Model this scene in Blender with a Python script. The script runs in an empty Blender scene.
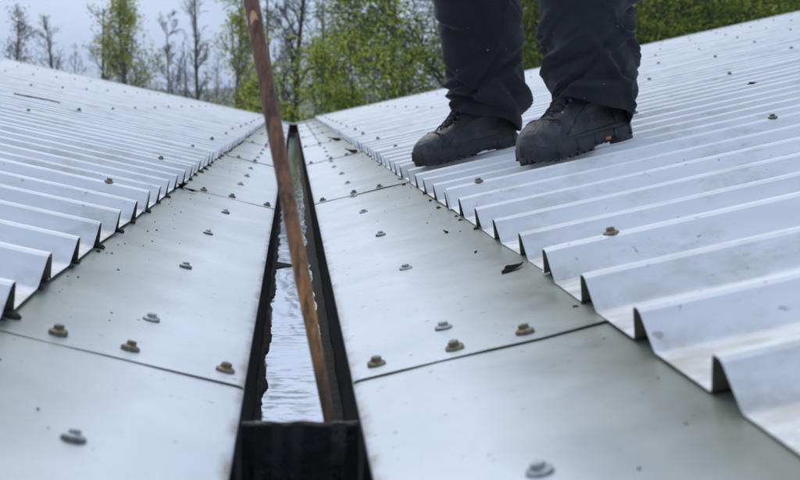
import bpy, bmesh, math, random
from mathutils import Vector, Matrix, noise
R = math.radians
sc = bpy.context.scene
COL = sc.collection

# ------------------------------------------------------------------ camera, world, sun, exposure
H = 0.27                                   # camera height above the gutter edges
cam = bpy.data.cameras.new('camera'); camo = bpy.data.objects.new('camera', cam); COL.objects.link(camo)
camo.location = (0, 0, H); camo.rotation_euler = (R(90), 0, 0)
cam.sensor_width = 36; cam.lens = 58.5; cam.shift_x = 0.134; cam.shift_y = -0.170
cam.clip_start = 0.02; cam.clip_end = 4000
cam.dof.use_dof = True; cam.dof.focus_distance = 2.3; cam.dof.aperture_fstop = 11
sc.camera = camo

world = bpy.data.worlds.new('World'); sc.world = world; world.use_nodes = True
SUN_EL, SUN_AZ = 50, 345                   # azimuth: clockwise from +Y
nt = world.node_tree; nt.nodes.clear()
sky = nt.nodes.new('ShaderNodeTexSky'); sky.sky_type = 'NISHITA'; sky.sun_disc = False
sky.sun_elevation = R(SUN_EL); sky.sun_rotation = R(SUN_AZ); sky.dust_density = 4.0; sky.air_density = 1.3; sky.ozone_density = 2.0
tcw = nt.nodes.new('ShaderNodeTexCoord')
nz = nt.nodes.new('ShaderNodeTexNoise'); nz.inputs['Scale'].default_value = 2.2; nz.inputs['Detail'].default_value = 5
mpw = nt.nodes.new('ShaderNodeMapping'); mpw.inputs['Scale'].default_value = (1, 1, 3)
nt.links.new(tcw.outputs['Generated'], mpw.inputs['Vector']); nt.links.new(mpw.outputs[0], nz.inputs['Vector'])
rmp = nt.nodes.new('ShaderNodeValToRGB')
rmp.color_ramp.elements[0].position = 0.36; rmp.color_ramp.elements[0].color = (5.6, 7.4, 10.7, 1)
rmp.color_ramp.elements[1].position = 0.66; rmp.color_ramp.elements[1].color = (8.2, 9.5, 11.9, 1)
nt.links.new(nz.outputs['Fac'], rmp.inputs['Fac'])
mixw = nt.nodes.new('ShaderNodeMixRGB'); mixw.inputs['Fac'].default_value = 0.82    # overcast veil over the clear sky
nt.links.new(sky.outputs[0], mixw.inputs[1]); nt.links.new(rmp.outputs[0], mixw.inputs[2])
bg = nt.nodes.new('ShaderNodeBackground'); bg.inputs['Strength'].default_value = 0.092
out = nt.nodes.new('ShaderNodeOutputWorld')
nt.links.new(mixw.outputs[0], bg.inputs[0]); nt.links.new(bg.outputs[0], out.inputs[0])

sun = bpy.data.lights.new('sun', 'SUN'); sun.energy = 1.45; sun.angle = R(40); sun.color = (1, 0.93, 0.82)
suno = bpy.data.objects.new('sun', sun); COL.objects.link(suno)
sd = Vector((math.sin(R(SUN_AZ))*math.cos(R(SUN_EL)), math.cos(R(SUN_AZ))*math.cos(R(SUN_EL)), math.sin(R(SUN_EL))))
suno.rotation_euler = sd.to_track_quat('Z', 'Y').to_euler(); suno.location = (0, 0, 30)
sc.view_settings.view_transform = 'Standard'; sc.view_settings.look = 'None'
sc.view_settings.exposure = 0.12; sc.view_settings.gamma = 1.0; sc.view_settings.use_curve_mapping = False

# ------------------------------------------------------------------ helpers
def tag(o, label=None, cat=None, group=None, kind=None):
    if label: o['label'] = label
    if cat: o['category'] = cat
    if group: o['group'] = group
    if kind: o['kind'] = kind
    return o
def empty(name, loc=(0, 0, 0)):
    o = bpy.data.objects.new(name, None); COL.objects.link(o); o.location = loc; o.empty_display_size = 0.1
    return o
def link(name, me, parent=None, loc=None):
    o = bpy.data.objects.new(name, me); COL.objects.link(o)
    if parent: o.parent = parent
    if loc: o.location = loc
    return o
def mesh(name, vs, fs, mats, idx=None, smooth=False):
    me = bpy.data.meshes.new(name); me.from_pydata([tuple(v) for v in vs], [], fs)
    for m in (mats if isinstance(mats, (list, tuple)) else [mats]): me.materials.append(m)
    if idx: me.polygons.foreach_set('material_index', idx)
    if smooth: me.polygons.foreach_set('use_smooth', [True]*len(me.polygons))
    me.update(); return me
def recalc(me):
    bm = bmesh.new(); bm.from_mesh(me); bmesh.ops.recalc_face_normals(bm, faces=bm.faces); bm.to_mesh(me); bm.free(); return me
def sharp(me, ang=40):
    me.set_sharp_from_angle(angle=R(ang)); return me
class MB:
    def __init__(s): s.v = []; s.f = []
    def box(s, c, d, M=None):
        n = len(s.v)
        for x in (-.5, .5):
            for y in (-.5, .5):
                for z in (-.5, .5):
                    p = Vector((c[0]+x*d[0], c[1]+y*d[1], c[2]+z*d[2])); s.v.append(M @ p if M else p)
        s.f += [tuple(n+i for i in q) for q in ((0,1,3,2),(4,6,7,5),(0,4,5,1),(2,3,7,6),(0,2,6,4),(1,5,7,3))]
    def tube(s, pts, rad, seg=8, cap=True, wob=None):
        pts = [Vector(p) for p in pts]; n0 = len(s.v); k = len(pts); up = None
        for i, p in enumerate(pts):
            t = (pts[min(i+1, k-1)]-pts[max(i-1, 0)]).normalized()
            if up is None: up = t.orthogonal().normalized()
            else:
                up = (up - t*up.dot(t)); up = up.normalized() if up.length > 1e-6 else t.orthogonal().normalized()
            b = t.cross(up); r = rad[i] if isinstance(rad, (list, tuple)) else rad
            for j in range(seg):
                a = 2*math.pi*j/seg; rr = r*(wob(i, a) if wob else 1)
                s.v.append(p + up*math.cos(a)*rr + b*math.sin(a)*rr)
        for i in range(k-1):
            for j in range(seg):
                a = n0+i*seg+j; b2 = n0+i*seg+(j+1) % seg; s.f.append((a, b2, b2+seg, a+seg))
        if cap:
            s.f.append(tuple(n0+j for j in range(seg))[::-1]); s.f.append(tuple(n0+(k-1)*seg+j for j in range(seg)))
    def rings(s, rings, cap=(True, True)):
        n0 = len(s.v); m = len(rings[0])
        for r in rings: s.v += [Vector(p) for p in r]
        for i in range(len(rings)-1):
            for j in range(m):
                a = n0+i*m+j; b = n0+i*m+(j+1) % m; s.f.append((a, b, b+m, a+m))
        if cap[0]: s.f.append(tuple(n0+j for j in range(m))[::-1])
        if cap[1]: s.f.append(tuple(n0+(len(rings)-1)*m+j for j in range(m)))
    def me(s, name, mat, smooth=False, fix=True):
        m = mesh(name, s.v, s.f, mat, smooth=smooth)
        return recalc(m) if fix else m
    def build(s, name, mat, parent=None, smooth=False, ang=None):
        m = s.me(name, mat, smooth)
        if ang: sharp(m, ang)
        return link(name, m, parent)

# ------------------------------------------------------------------ materials
class Mat:
    def __init__(s, name, base=(.5,.5,.5), rough=.5, metal=0., spec=.5):
        s.m = bpy.data.materials.new(name); s.m.use_nodes = True; s.nt = s.m.node_tree
        s.b = s.nt.nodes['Principled BSDF']; s.set('Base Color', (*base, 1)); s.set('Roughness', rough); s.set('Metallic', metal); s.set('Specular IOR Level', spec)
        s._tc = None
    def set(s, k, v): s.b.inputs[k].default_value = v
    def n(s, t, **kw):
        nd = s.nt.nodes.new('ShaderNode'+t)
        for k, v in kw.items():
            if k in nd.inputs: nd.inputs[k].default_value = v
            else: setattr(nd, k, v)
        return nd
    def l(s, a, b): s.nt.links.new(a, b)
    def pos(s, kind='Object', scale=(1,1,1)):
        tc = s.n('TexCoord'); mp = s.n('Mapping'); mp.inputs['Scale'].default_value = scale
        if kind == 'World':
            g = s.n('NewGeometry'); s.l(g.outputs['Position'], mp.inputs['Vector'])
        else: s.l(tc.outputs[kind], mp.inputs['Vector'])
        return mp.outputs[0]
    def noise(s, vec, scale, detail=4, rough=.55, dist=0):
        nd = s.n('TexNoise'); nd.inputs['Scale'].default_value = scale; nd.inputs['Detail'].default_value = detail
        nd.inputs['Roughness'].default_value = rough; nd.inputs['Distortion'].default_value = dist
        s.l(vec, nd.inputs['Vector']); return nd.outputs['Fac']
    def ramp(s, fac, stops):
        r = s.n('ValToRGB'); e = r.color_ramp.elements
        while len(e) < len(stops): e.new(.5)
        for i, (p, c) in enumerate(stops):
            e[i].position = p; e[i].color = (*c, 1) if isinstance(c, tuple) else (c, c, c, 1)
        s.l(fac, r.inputs[0]); return r.outputs[0]
    def mix(s, fac, a, b, mode='MIX'):
        m = s.n('MixRGB', blend_type=mode)
        for i, v in ((0, fac), (1, a), (2, b)):
            if hasattr(v, 'links'): s.l(v, m.inputs[i])
            else: m.inputs[i].default_value = v if i == 0 else (*v, 1)
        return m.outputs[0]
    def math(s, op, a, b=0., clamp=False):
        m = s.n('Math', operation=op); m.use_clamp = clamp
        for i, v in ((0, a), (1, b)):
            if hasattr(v, 'links'): s.l(v, m.inputs[i])
            else: m.inputs[i].default_value = v
        return m.outputs[0]
    def bump(s, h, strength=.3, dist=.01, chain=None):
        b = s.n('Bump'); b.inputs['Strength'].default_value = strength; b.inputs['Distance'].default_value = dist
        s.l(h, b.inputs['Height'])
        if chain: s.l(chain, b.inputs['Normal'])
        s.l(b.outputs[0], s.b.inputs['Normal']); return b.outputs[0]
    def col(s, c): s.l(c, s.b.inputs['Base Color'])
    def rgh(s, c): s.l(c, s.b.inputs['Roughness'])

def sheet_material():
    m = Mat('white_roof_paint', rough=.42)
    wp = m.pos('World'); op = m.pos('Object')
    sep = m.n('SeparateXYZ'); m.l(op, sep.inputs[0])
    ax = m.math('ABSOLUTE', sep.outputs[0])
    big = m.noise(wp, 2.2, 5, .6)
    streak = m.noise(m.pos('World', (1.2, 14, 3)), 2.0, 5, .65)
    fine = m.noise(wp, 120, 3, .6)
    base = m.ramp(big, [(.25, (.65, .67, .69)), (.75, (.76, .775, .785))])
    film = m.math('MULTIPLY', m.ramp(streak, [(.42, 0.), (.72, 1.)]), .30)
    c = m.mix(film, base, (.40, .41, .38))
    # grime that collects in the pans along the eave end of each sheet and blotches on the ribs
    eave = m.ramp(ax, [(0.0, 1.), (.055, .55), (.16, 0.)])
    lowz = m.ramp(sep.outputs[2], [(.002, 1.), (.02, .12)])
    blot = m.ramp(m.noise(wp, 22, 6, .68), [(.40, 0.), (.60, 1.)])
    g = m.math('MULTIPLY', m.math('MULTIPLY', eave, lowz), blot)
    c = m.mix(m.math('MULTIPLY', g, .5), c, (.25, .18, .10))
    alg = m.math('MULTIPLY', m.ramp(m.noise(m.pos('World', (1, 2.5, 2)), 5.5, 7, .72), [(.52, 0.), (.68, 1.)]), .5)
    c = m.mix(alg, c, (.30, .31, .22))
    spk = m.ramp(m.noise(wp, 75, 2, .5), [(.70, 0.), (.76, 1.)])
    c = m.mix(m.math('MULTIPLY', spk, .5), c, (.16, .15, .12))
    m.col(c); m.rgh(m.ramp(big, [(.3, .34), (.8, .55)]))
    m.bump(m.noise(m.pos('World', (.6, 3, 1)), 6, 3), .12, .004, m.bump(fine, .06, .002))
    return m.m
def flashing_material():
    m = Mat('flashing_paint', rough=.4)
    wp = m.pos('World'); op = m.pos('Object')
    sep = m.n('SeparateXYZ'); m.l(op, sep.inputs[0]); ax = m.math('ABSOLUTE', sep.outputs[0])     # distance up from the gutter lip
    big = m.noise(wp, 3.2, 6, .62)
    c = m.ramp(big, [(.25, (.49, .535, .56)), (.75, (.61, .65, .68))])
    # green-grey algae film below the dripping sheet ends, with their soft shade painted in
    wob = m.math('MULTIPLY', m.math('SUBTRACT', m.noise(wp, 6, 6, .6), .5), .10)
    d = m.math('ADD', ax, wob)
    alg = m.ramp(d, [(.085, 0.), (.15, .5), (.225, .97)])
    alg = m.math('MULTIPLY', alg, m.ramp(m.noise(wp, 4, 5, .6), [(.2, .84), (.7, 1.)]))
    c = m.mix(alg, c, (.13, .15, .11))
    # rusty brown edge at the lip
    lip = m.ramp(m.math('ADD', ax, m.math('MULTIPLY', m.math('SUBTRACT', m.noise(wp, 11, 5, .6), .5), .012)), [(.0, 1.), (.003, .7), (.008, 0.)])
    rb = m.math('MULTIPLY', lip, m.ramp(m.noise(wp, 17, 6, .7), [(.42, 0.), (.62, 1.)]))
    c = m.mix(m.math('MULTIPLY', rb, .75), c, (.24, .17, .09))
    scuff = m.ramp(m.noise(m.pos('World', (14, 5, 5)), 3, 8, .75), [(.55, 0.), (.75, 1.)])
    c = m.mix(m.math('MULTIPLY', scuff, .28), c, (.36, .39, .35))
    spk = m.ramp(m.noise(wp, 95, 2, .5), [(.70, 0.), (.745, 1.)])
    c = m.mix(m.math('MULTIPLY', spk, .7), c, (.09, .08, .06))
    m.col(c); m.rgh(m.ramp(m.noise(wp, 9, 5), [(.3, .28), (.75, .5)]))
    m.bump(m.noise(m.pos('World', (2, 1, 1)), 9, 3), .14, .004, m.bump(m.noise(wp, 150, 2), .05, .002))
    return m.m
M = {}
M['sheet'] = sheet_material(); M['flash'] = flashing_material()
def simple(key, base, rough=.6, metal=0., var=.25, scale=8, bump=.2, bscale=40, bdist=.003, coords='Object', spec=.5):
    m = Mat(key, base, rough, metal, spec); p = m.pos(coords)
    lo = tuple(x*(1-var) for x in base); hi = tuple(min(1, x*(1+var)) for x in base)
    m.col(m.ramp(m.noise(p, scale, 5, .6), [(.3, lo), (.7, hi)]))
    if bump: m.bump(m.noise(p, bscale, 4, .6), bump, bdist)
    M[key] = m.m; return m
simple('underside', (.16, .15, .11), .7, 0, .45, 30, .1)
simple('screw_olive', (.16, .13, .075), .55, .2, .5, 160, .3, 300, .001)
simple('screw_grey', (.29, .31, .31), .5, .2, .35, 160, .25, 300, .001)
simple('washer_dark', (.13, .12, .10), .7, 0, .4, 120, .2, 300, .001)
simple('bitumen', (.0035, .0035, .004), .6, 0, .6, 30, .7, 55, .006, 'World', .06)
simple('sludge', (.005, .005, .0055), .7, 0, .5, 60, .8, 90, .008, 'World', .1)
simple('wall', (.45, .44, .41), .85, 0, .15, 3, .2)
simple('trim', (.66, .70, .74), .45, 0, .08, 4, .05)
simple('lace', (.012, .012, .014), .8, 0, .3, 200, .3, 400, .001)
simple('orange', (.45, .16, .02), .55, 0, .3, 80, .1)
simple('rubber', (.018, .019, .022), .62, 0, .5, 45, .35, 160, .002)
simple('toe_rubber', (.026, .029, .036), .5, 0, .9, 40, .7, 70, .004)
simple('deadleaf', (.012, .010, .008), .9, 0, .5, 60, .4, 120, .002, 'Object', .05)
simple('redleaf', (.30, .07, .02), .7, 0, .4, 90, .2)
simple('twig', (.05, .038, .026), .85, 0, .4, 60, .4, 120, .002)
simple('dirt', (.030, .026, .018), .9, 0, .5, 90, .5, 200, .003)
simple('skin', (.52, .31, .23), .5, 0, .08, 20, .05)
simple('hair', (.03, .02, .014), .6, 0, .3, 60, .3)
simple('jacket', (.02, .024, .034), .85, 0, .2, 20, .3, 60)
m = Mat('trouser_cloth', rough=.82, spec=.25); p = m.pos('Object')
c = m.ramp(m.noise(p, 7, 5), [(.3, (.0070, .0074, .0105)), (.7, (.0125, .0135, .0185))])
lint = m.ramp(m.noise(p, 90, 1), [(.765, 0.), (.79, 1.)])
dust = m.math('MULTIPLY', m.ramp(m.noise(p, 14, 6, .7), [(.55, 0.), (.8, 1.)]), .25)
c = m.mix(dust, c, (.06, .06, .065)); c = m.mix(m.math('MULTIPLY', lint, .6), c, (.28, .28, .27))
m.col(c); m.set('Sheen Weight', .08); m.bump(m.noise(p, 420, 2), .25, .0012, m.bump(m.noise(p, 26, 4), .35, .004)); M['cloth'] = m.m
m = Mat('boot_leather', rough=.5); p = m.pos('Object')
c = m.ramp(m.noise(p, 16, 6, .65), [(.3, (.007, .0075, .009)), (.58, (.017, .019, .024)), (.78, (.055, .060, .070))])
m.col(c); m.rgh(m.ramp(m.noise(p, 22, 5), [(.3, .38), (.7, .68)]))
m.bump(m.noise(p, 240, 3), .3, .0015, m.bump(m.noise(p, 34, 5), .5, .004)); M['leather'] = m.m
# pole wood: grain along local Z, dark weathered top, damp orange-brown lower half
m = Mat('pole_wood', rough=.6); p = m.pos('Object', (30, 30, 2.2))
gr = m.noise(p, 7, 7, .7, .6)
sep = m.n('SeparateXYZ'); m.l(m.pos('Object'), sep.inputs[0])
low = m.ramp(sep.outputs[2], [(.06, (.50, .23, .06)), (.20, (.52, .235, .06)), (.31, (.27, .12, .055)), (.42, (.20, .092, .052))])
dk = m.ramp(gr, [(.42, 0.), (.60, 1.)])
c = m.mix(m.math('MULTIPLY', dk, .7), low, (.022, .013, .010))
kn = m.ramp(m.noise(m.pos('Object', (14, 14, 5)), 9, 5, .7), [(.53, 0.), (.62, 1.)])
c = m.mix(m.math('MULTIPLY', kn, .75), c, (.017, .010, .008))
foot = m.ramp(sep.outputs[2], [(.0, 1.), (.155, .9), (.225, 0.)])
c = m.mix(m.math('MULTIPLY', foot, .82), c, (.012, .009, .008))
m.col(c); m.bump(gr, .5, .003); M['wood'] = m.m
simple('fresh_wood', (.55, .33, .17), .7, 0, .2, 60, .3)
m = simple('wetboard', (.0035, .0035, .0035), .5, 0, .6, 40, .5, 70, .006, 'Object', .3); m.rgh(m.ramp(m.noise(m.pos('Object', (1, 1, .5)), 45, 4), [(.5, .6), (.66, .12)]))
# gutter water, coloured like pale metal to brighten the sky's reflection
m = Mat('gutter_water', (.72, .76, .80), .04, .85)
w = m.pos('World', (24, 6, 1)); rip = m.noise(w, 1.0, 1.5, .5, .4); rip2 = m.noise(m.pos('World', (34, 62, 1)), 1.0, 2, .5)
grey_streaks = m.ramp(m.noise(m.pos('World', (30, 95, 1)), 1.0, 6, .7), [(.52, 0.), (.72, 1.)])  # fine streaks that turn the water greyer
dark_streaks = m.math('MULTIPLY', m.ramp(m.noise(m.pos('World', (26, 60, 1)), 1.0, 5, .65, .3), [(.50, 0.), (.60, 1.)]), m.ramp(m.noise(m.pos('World', (10, 2.2, 1)), 1.0, 3, .5), [(.40, 0.), (.60, 1.)]))  # clustered streaks that turn the water black and less metallic
c = m.mix(m.math('MULTIPLY', grey_streaks, .3), (.70, .74, .79), (.16, .17, .18)); m.col(m.mix(m.math('MULTIPLY', dark_streaks, .9), c, (.006, .006, .007)))
m.l(m.math('MULTIPLY', m.math('SUBTRACT', 1.0, m.math('MULTIPLY', dark_streaks, .9)), .85), m.b.inputs['Metallic'])
m.bump(rip2, .035, .004, m.bump(rip, .17, .012)); M['water'] = m.m
m = Mat('grass', (.06, .09, .03), .9); p = m.pos('World')
m.col(m.ramp(m.noise(p, .05, 8, .7), [(.3, (.045, .075, .022)), (.7, (.10, .12, .045))])); m.bump(m.noise(p, 3, 5), .6, .2); M['grass'] = m.m
m = Mat('far_wood', (.05, .07, .05), .95); p = m.pos('World')
m.col(m.ramp(m.noise(p, .09, 8, .75), [(.3, (.035, .05, .035)), (.7, (.085, .10, .06))])); M['farwood'] = m.m
def bark(key, a, b):
    m = Mat(key, rough=.9); p = m.pos('Object', (6, 6, 1.2)); g = m.noise(p, 5, 6, .7)
    m.col(m.ramp(g, [(.3, a), (.7, b)])); m.bump(g, .6, .03); M[key] = m.m
bark('bark_grey', (.09, .078, .07), (.21, .19, .175)); bark('bark_dark', (.018, .015, .012), (.06, .05, .04))
def leafmat(key, stops, trans=.35):
    m = Mat(key, rough=.55, spec=.3)
    oi = m.n('NewGeometry'); c = m.ramp(oi.outputs['Random Per Island'], stops); m.col(c)
    t = m.n('BsdfTranslucent'); m.l(c, t.inputs['Color']); mx = m.n('MixShader'); mx.inputs[0].default_value = trans
    m.l(m.b.outputs[0], mx.inputs[1]); m.l(t.outputs[0], mx.inputs[2]); m.l(mx.outputs[0], m.nt.nodes['Material Output'].inputs[0]); M[key] = m.m
leafmat('leaf_spring', [(0, (.34, .38, .05)), (.5, (.50, .54, .07)), (1, (.62, .62, .14))], .5)
leafmat('leaf_green', [(0, (.10, .145, .012)), (.35, (.26, .36, .025)), (.8, (.44, .51, .05)), (1, (.60, .58, .08))], .55)
leafmat('leaf_deep', [(0, (.08, .125, .012)), (.35, (.21, .31, .022)), (.8, (.38, .46, .04)), (1, (.55, .54, .06))], .55)
leafmat('leaf_yellow', [(0, (.20, .19, .02)), (.5, (.30, .28, .03)), (1, (.22, .26, .04))], .4)
leafmat('blossom', [(0, (.22, .20, .19)), (1, (.38, .36, .36))], .4)

# ------------------------------------------------------------------ geometry constants (metres, z = 0 at the gutter lips)
GROUND = -4.5
D = 0.784*H
XR, XL = .225*H, -.18*H
FS = .235                                     # slope of the valley flashing
XER, XEL = 1.456*D, -1.37*D                   # eave line of each roof
RS = .218; RA = math.atan(RS)                 # roof slope
ZE = H - D
PITCH, RIBH, RBASE, RCREST = .2128, .0335, .066, .018
YEND = 17.2; SLOPE_LEN = 9.2

# ------------------------------------------------------------------ setting
g = mesh('ground', [(-800, -300, GROUND), (800, -300, GROUND), (800, 820, GROUND), (-800, 820, GROUND)], [(0, 1, 2, 3)], M['grass'])
tag(link('ground', g), kind='structure')
vs = []; fs = []; n = 120
for i in range(n+1):
    x = -700 + 1400*i/n
    h = 12.5 + 4*noise.noise((x*.004, 3, 0)) + 3*noise.noise((x*.03, 7, 0)) + 1.5*noise.noise((x*.2, 9, 0))
    vs += [(x, 520, GROUND-1), (x, 600+20*noise.noise((x*.02, 1, 1)), GROUND+max(4, h)), (x, 760, GROUND-1)]
for i in range(n):
    a = i*3; fs += [(a, a+3, a+4, a+1), (a+1, a+4, a+5, a+2)]
tag(link('hill', recalc(mesh('hill', vs, fs, M['farwood'], smooth=True))), kind='structure')

# ------------------------------------------------------------------ roofs
def rib_profile(nrib, p=PITCH):
    """(y, z) over one sheet; the last rib laps over the first rib of the next sheet"""
    pr = []
    hb, hc = RBASE/2, RCREST/2
    for k in range(nrib):
        y = k*p; e = .0030 if k == nrib-1 else 0.; w = .0012 if k == nrib-1 else 0.
        if k == 0: pr.append((y-hb-.010, 0.0))
        pr += [(y-hb-w-.002, e*.3), (y-hb-w+.0025, .003+e), (y-hc-w-.002, RIBH-.003+e), (y-hc-w+.003, RIBH+e), (y+hc+w-.003, RIBH+e), (y+hc+w+.002, RIBH-.003+e), (y+hb+w-.0025, .003+e), (y+hb+w+.002, e)]
        if k == nrib-1: pr.append((y+hb+w+.014, e+.0004))
    return pr
def sheet_mesh(side, seed):
    rnd = random.Random(seed); pr = rib_profile(6); xs = [0, .02, .08, .2, .5, 1, 1.6, 2.3, 3.1, 4, 5, 6, 7, 8, SLOPE_LEN]
    vs = []; fs = []; mi = []; T = .0011; npr = len(pr)
    ragged = [noise.noise((seed*3.1, y*6, 0))*.004 for y, z in pr]
    for layer in (0, 1):
        for xi, x in enumerate(xs):
            for j, (y, z) in enumerate(pr):
                wob = .0022*noise.noise((x*.9, y*1.3, seed*5.7)) + (.0016*noise.noise((seed*2.3, y*5, 4.4)) if xi == 0 else 0)
                xx = x + (ragged[j] if xi == 0 else 0)
                vs.append((side*xx, y, z + wob - layer*T))
    nx = len(xs); off = nx*npr
    for i in range(nx-1):
        for j in range(npr-1):
            a = i*npr+j; fs.append((a, a+npr, a+npr+1, a+1)); mi.append(0)
            fs.append((off+a, off+a+1, off+a+npr+1, off+a+npr)); mi.append(1)
    for j in range(npr-1): fs.append((j, j+1, off+j+1, off+j)); mi.append(0)
    for i in range(nx-1):
        for j in (0, npr-1):
            a = i*npr+j; fs.append((a, a+npr, off+a+npr, off+a)); mi.append(0)
    me = mesh('roof_sheet', vs, fs, [M['sheet'], M['underside']], mi)
    me = recalc(me); me.polygons.foreach_set('use_smooth', [True]*len(me.polygons)); sharp(me, 22); return me
def screw_mesh(name, mat, rw=.0098, hr=.0056, hh=.0050):
    vs = []; fs = []; mi = []
    def ring(n, r, z, ph=0):
        s = len(vs)
        for j in range(n): a = 2*math.pi*j/n+ph; vs.append((r*math.cos(a), r*math.sin(a), z))
        return s
    def side(a, b, n, m):
        for j in range(n): fs.append((a+j, a+(j+1) % n, b+(j+1) % n, b+j)); mi.append(m)
    N = 14
    r0 = ring(N, rw*.98, -.002); r1 = ring(N, rw, .0012); side(r0, r1, N, 1)
    r2 = ring(N, rw, .0014); r3 = ring(N, rw*.96, .0028); side(r1, r2, N, 1); side(r2, r3, N, 0)
    r4 = ring(N, hr*1.2, .0042); side(r3, r4, N, 0); fs.append(tuple(range(r4, r4+N))); mi.append(0)
    h0 = ring(6, hr, .0036); h1 = ring(6, hr, .0036+hh*.82); h2 = ring(6, hr*.82, .0036+hh); side(h0, h1, 6, 0); side(h1, h2, 6, 0); fs.append(tuple(range(h2, h2+6))); mi.append(0)
    return recalc(mesh(name, vs, fs, [mat, M['washer_dark']], mi))
SCO = screw_mesh('screw_olive', M['screw_olive']); SCG = screw_mesh('screw_grey', M['screw_grey'], .0098, .0054, .0040)
ROWS = [.381, .97, 1.60, 2.235, 2.82, 3.45, 4.06, 4.68, 5.3, 5.9, 6.5]
def px(X, Y, Z): return 293+1300*X/Y, 104+1300*(H-Z)/Y
def make_roof(side, xe, y0, srib, label):
    """y0: crest of rib 0 of the first sheet; srib: which rib of a sheet carries screws"""
    ze = ZE + .0035
    root = tag(empty('metal_roof', (xe, 0, ze)), label, 'roof')
    meshes = [sheet_mesh(side, 10*s+(1 if side > 0 else 5)) for s in range(6)]
    k = 0; y = y0; rnd = random.Random(7+side); cnt = 0
    while y < YEND-.05:
        s = link('roof_sheet', meshes[k % 6], root)
        s.location = (side*rnd.uniform(-.005, .005), y, (0.0009 if k % 2 else 0)); s.rotation_euler = (0, -side*RA, rnd.uniform(-.0008, .0008))
        for r in ROWS:
            dx = r-.308 if side > 0 else r-.012-.29
            lx = dx/math.cos(RA)
            if cnt < 295:
                X = xe+side*dx; Y = y+srib*PITCH
                if Y < .3: continue
                u, v = px(X, Y, ze+RIBH+RS*dx)
                if -80 < u < 880 and v > -60:
                    q = link('screw', SCO, s); q.location = (side*(lx+rnd.uniform(-.006, .006)), srib*PITCH+rnd.uniform(-.004, .004), RIBH+.0028+(.0022 if srib == 5 else 0)); q.rotation_euler = (rnd.uniform(-.09, .09), rnd.uniform(-.09, .09), rnd.uniform(0, 1.05))
                    cnt += 1
        k += 1; y += 5*PITCH
    # folded verge trim over the last rib, closing the far end
    b = MB(); c = math.cos(RA); L = SLOPE_LEN+.02
    Mx = Matrix.Rotation(-side*RA, 4, 'Y')
    b.box((side*(L/2-.008), YEND+.02, RIBH+.0085), (L, .16, .004), Mx); b.box((side*(L/2-.008), YEND+.099, -.012), (L, .003, .085), Mx)
    b.build('verge_trim', M['trim'], root)
    # gable wall and ridge closure below the sheets
    w = MB()
    for yy in (YEND-.25, -1.6):
        n0 = len(w.v); x1 = side*.25; x2 = side*8.9
        for t in (0, .2):
            w.v += [Vector((x1, yy+t, GROUND-ze)), Vector((x2, yy+t, GROUND-ze)), Vector((x2, yy+t, 8.9*RS-.06)), Vector((x1, yy+t, .25*RS-.06))]
        w.f += [tuple(n0+i for i in q) for q in ((0, 1, 2, 3), (4, 7, 6, 5), (0, 4, 5, 1), (1, 5, 6, 2), (2, 6, 7, 3), (3, 7, 4, 0))]
    w.box((side*.25, YEND/2-.7, (GROUND-ze)/2-.09), (.12, YEND+1.0, -GROUND-.2))
    w.box((side*8.8, YEND/2-.7, (GROUND-ze+8.8*RS)/2-.05), (.12, YEND+1.0, -GROUND+8.8*RS-.14))
    w.build('building_wall', M['wall'], root)
    return root
yr0 = .913-PITCH*12
roofR = make_roof(1, XER, yr0, 0, 'white corrugated metal roof slope that the person stands on')
yl0 = 1.50-PITCH*15
roofL = make_roof(-1, XEL, yl0, 0, 'white corrugated metal roof slope across the gutter from the person')

# ------------------------------------------------------------------ valley flashings
def flash_panel(side, x0, xe, L, seed):
    """one folded panel; local x = distance up from the lip (signed), y along the gutter"""
    w = abs(xe-x0); xs = [0, .004, .03, .08, .13, .18, w, w+.14]
    def zz(x): return FS*x if x <= w else FS*w + RS*(x-w) - .001
    prof = [(-.0010, -.011), (-.0016, -.002)] + [(x, zz(x)-(0.0 if x > .003 else .0006)) for x in xs]
    ny = 24; vs = []; fs = []; mi = []; T = .0012; npf = len(prof)
    for lay in (0, 1):
        for i in range(ny+1):
            t = i/ny; y = L*t
            for (x, z) in prof:
                wv = .0016*noise.noise((x*9, y*2.2, seed*3.3)) + .0008*noise.noise((x*20, y*7, seed))
                if i == 0: wv += .0012*noise.noise((x*14, seed, 1.0))
                lift = .0026*(1-t)                     # near end laps over the panel before it
                vs.append((side*(x + (lay*T if x < 0 else 0)), y + (.004*noise.noise((x*9, seed, 2)) if i in (0, ny) else 0), z + lift + wv - (lay*T if x >= 0 else 0)))
    off = (ny+1)*npf
    for i in range(ny):
        for j in range(npf-1):
            a = i*npf+j; fs.append((a, a+1, a+npf+1, a+npf)); mi.append(0); fs.append((off+a, off+a+npf, off+a+npf+1, off+a+1)); mi.append(1)
    for i in (0, ny):
        for j in range(npf-1): a = i*npf+j; fs.append((a, a+1, off+a+1, off+a)); mi.append(1)
    for j in (0, npf-1):
        for i in range(ny): a = i*npf+j; fs.append((a, a+npf, off+a+npf, off+a)); mi.append(0)
    me = recalc(mesh('flashing_panel', vs, fs, [M['flash'], M['underside']], mi)); me.polygons.foreach_set('use_smooth', [True]*len(fs)); sharp(me, 35); return me
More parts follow.
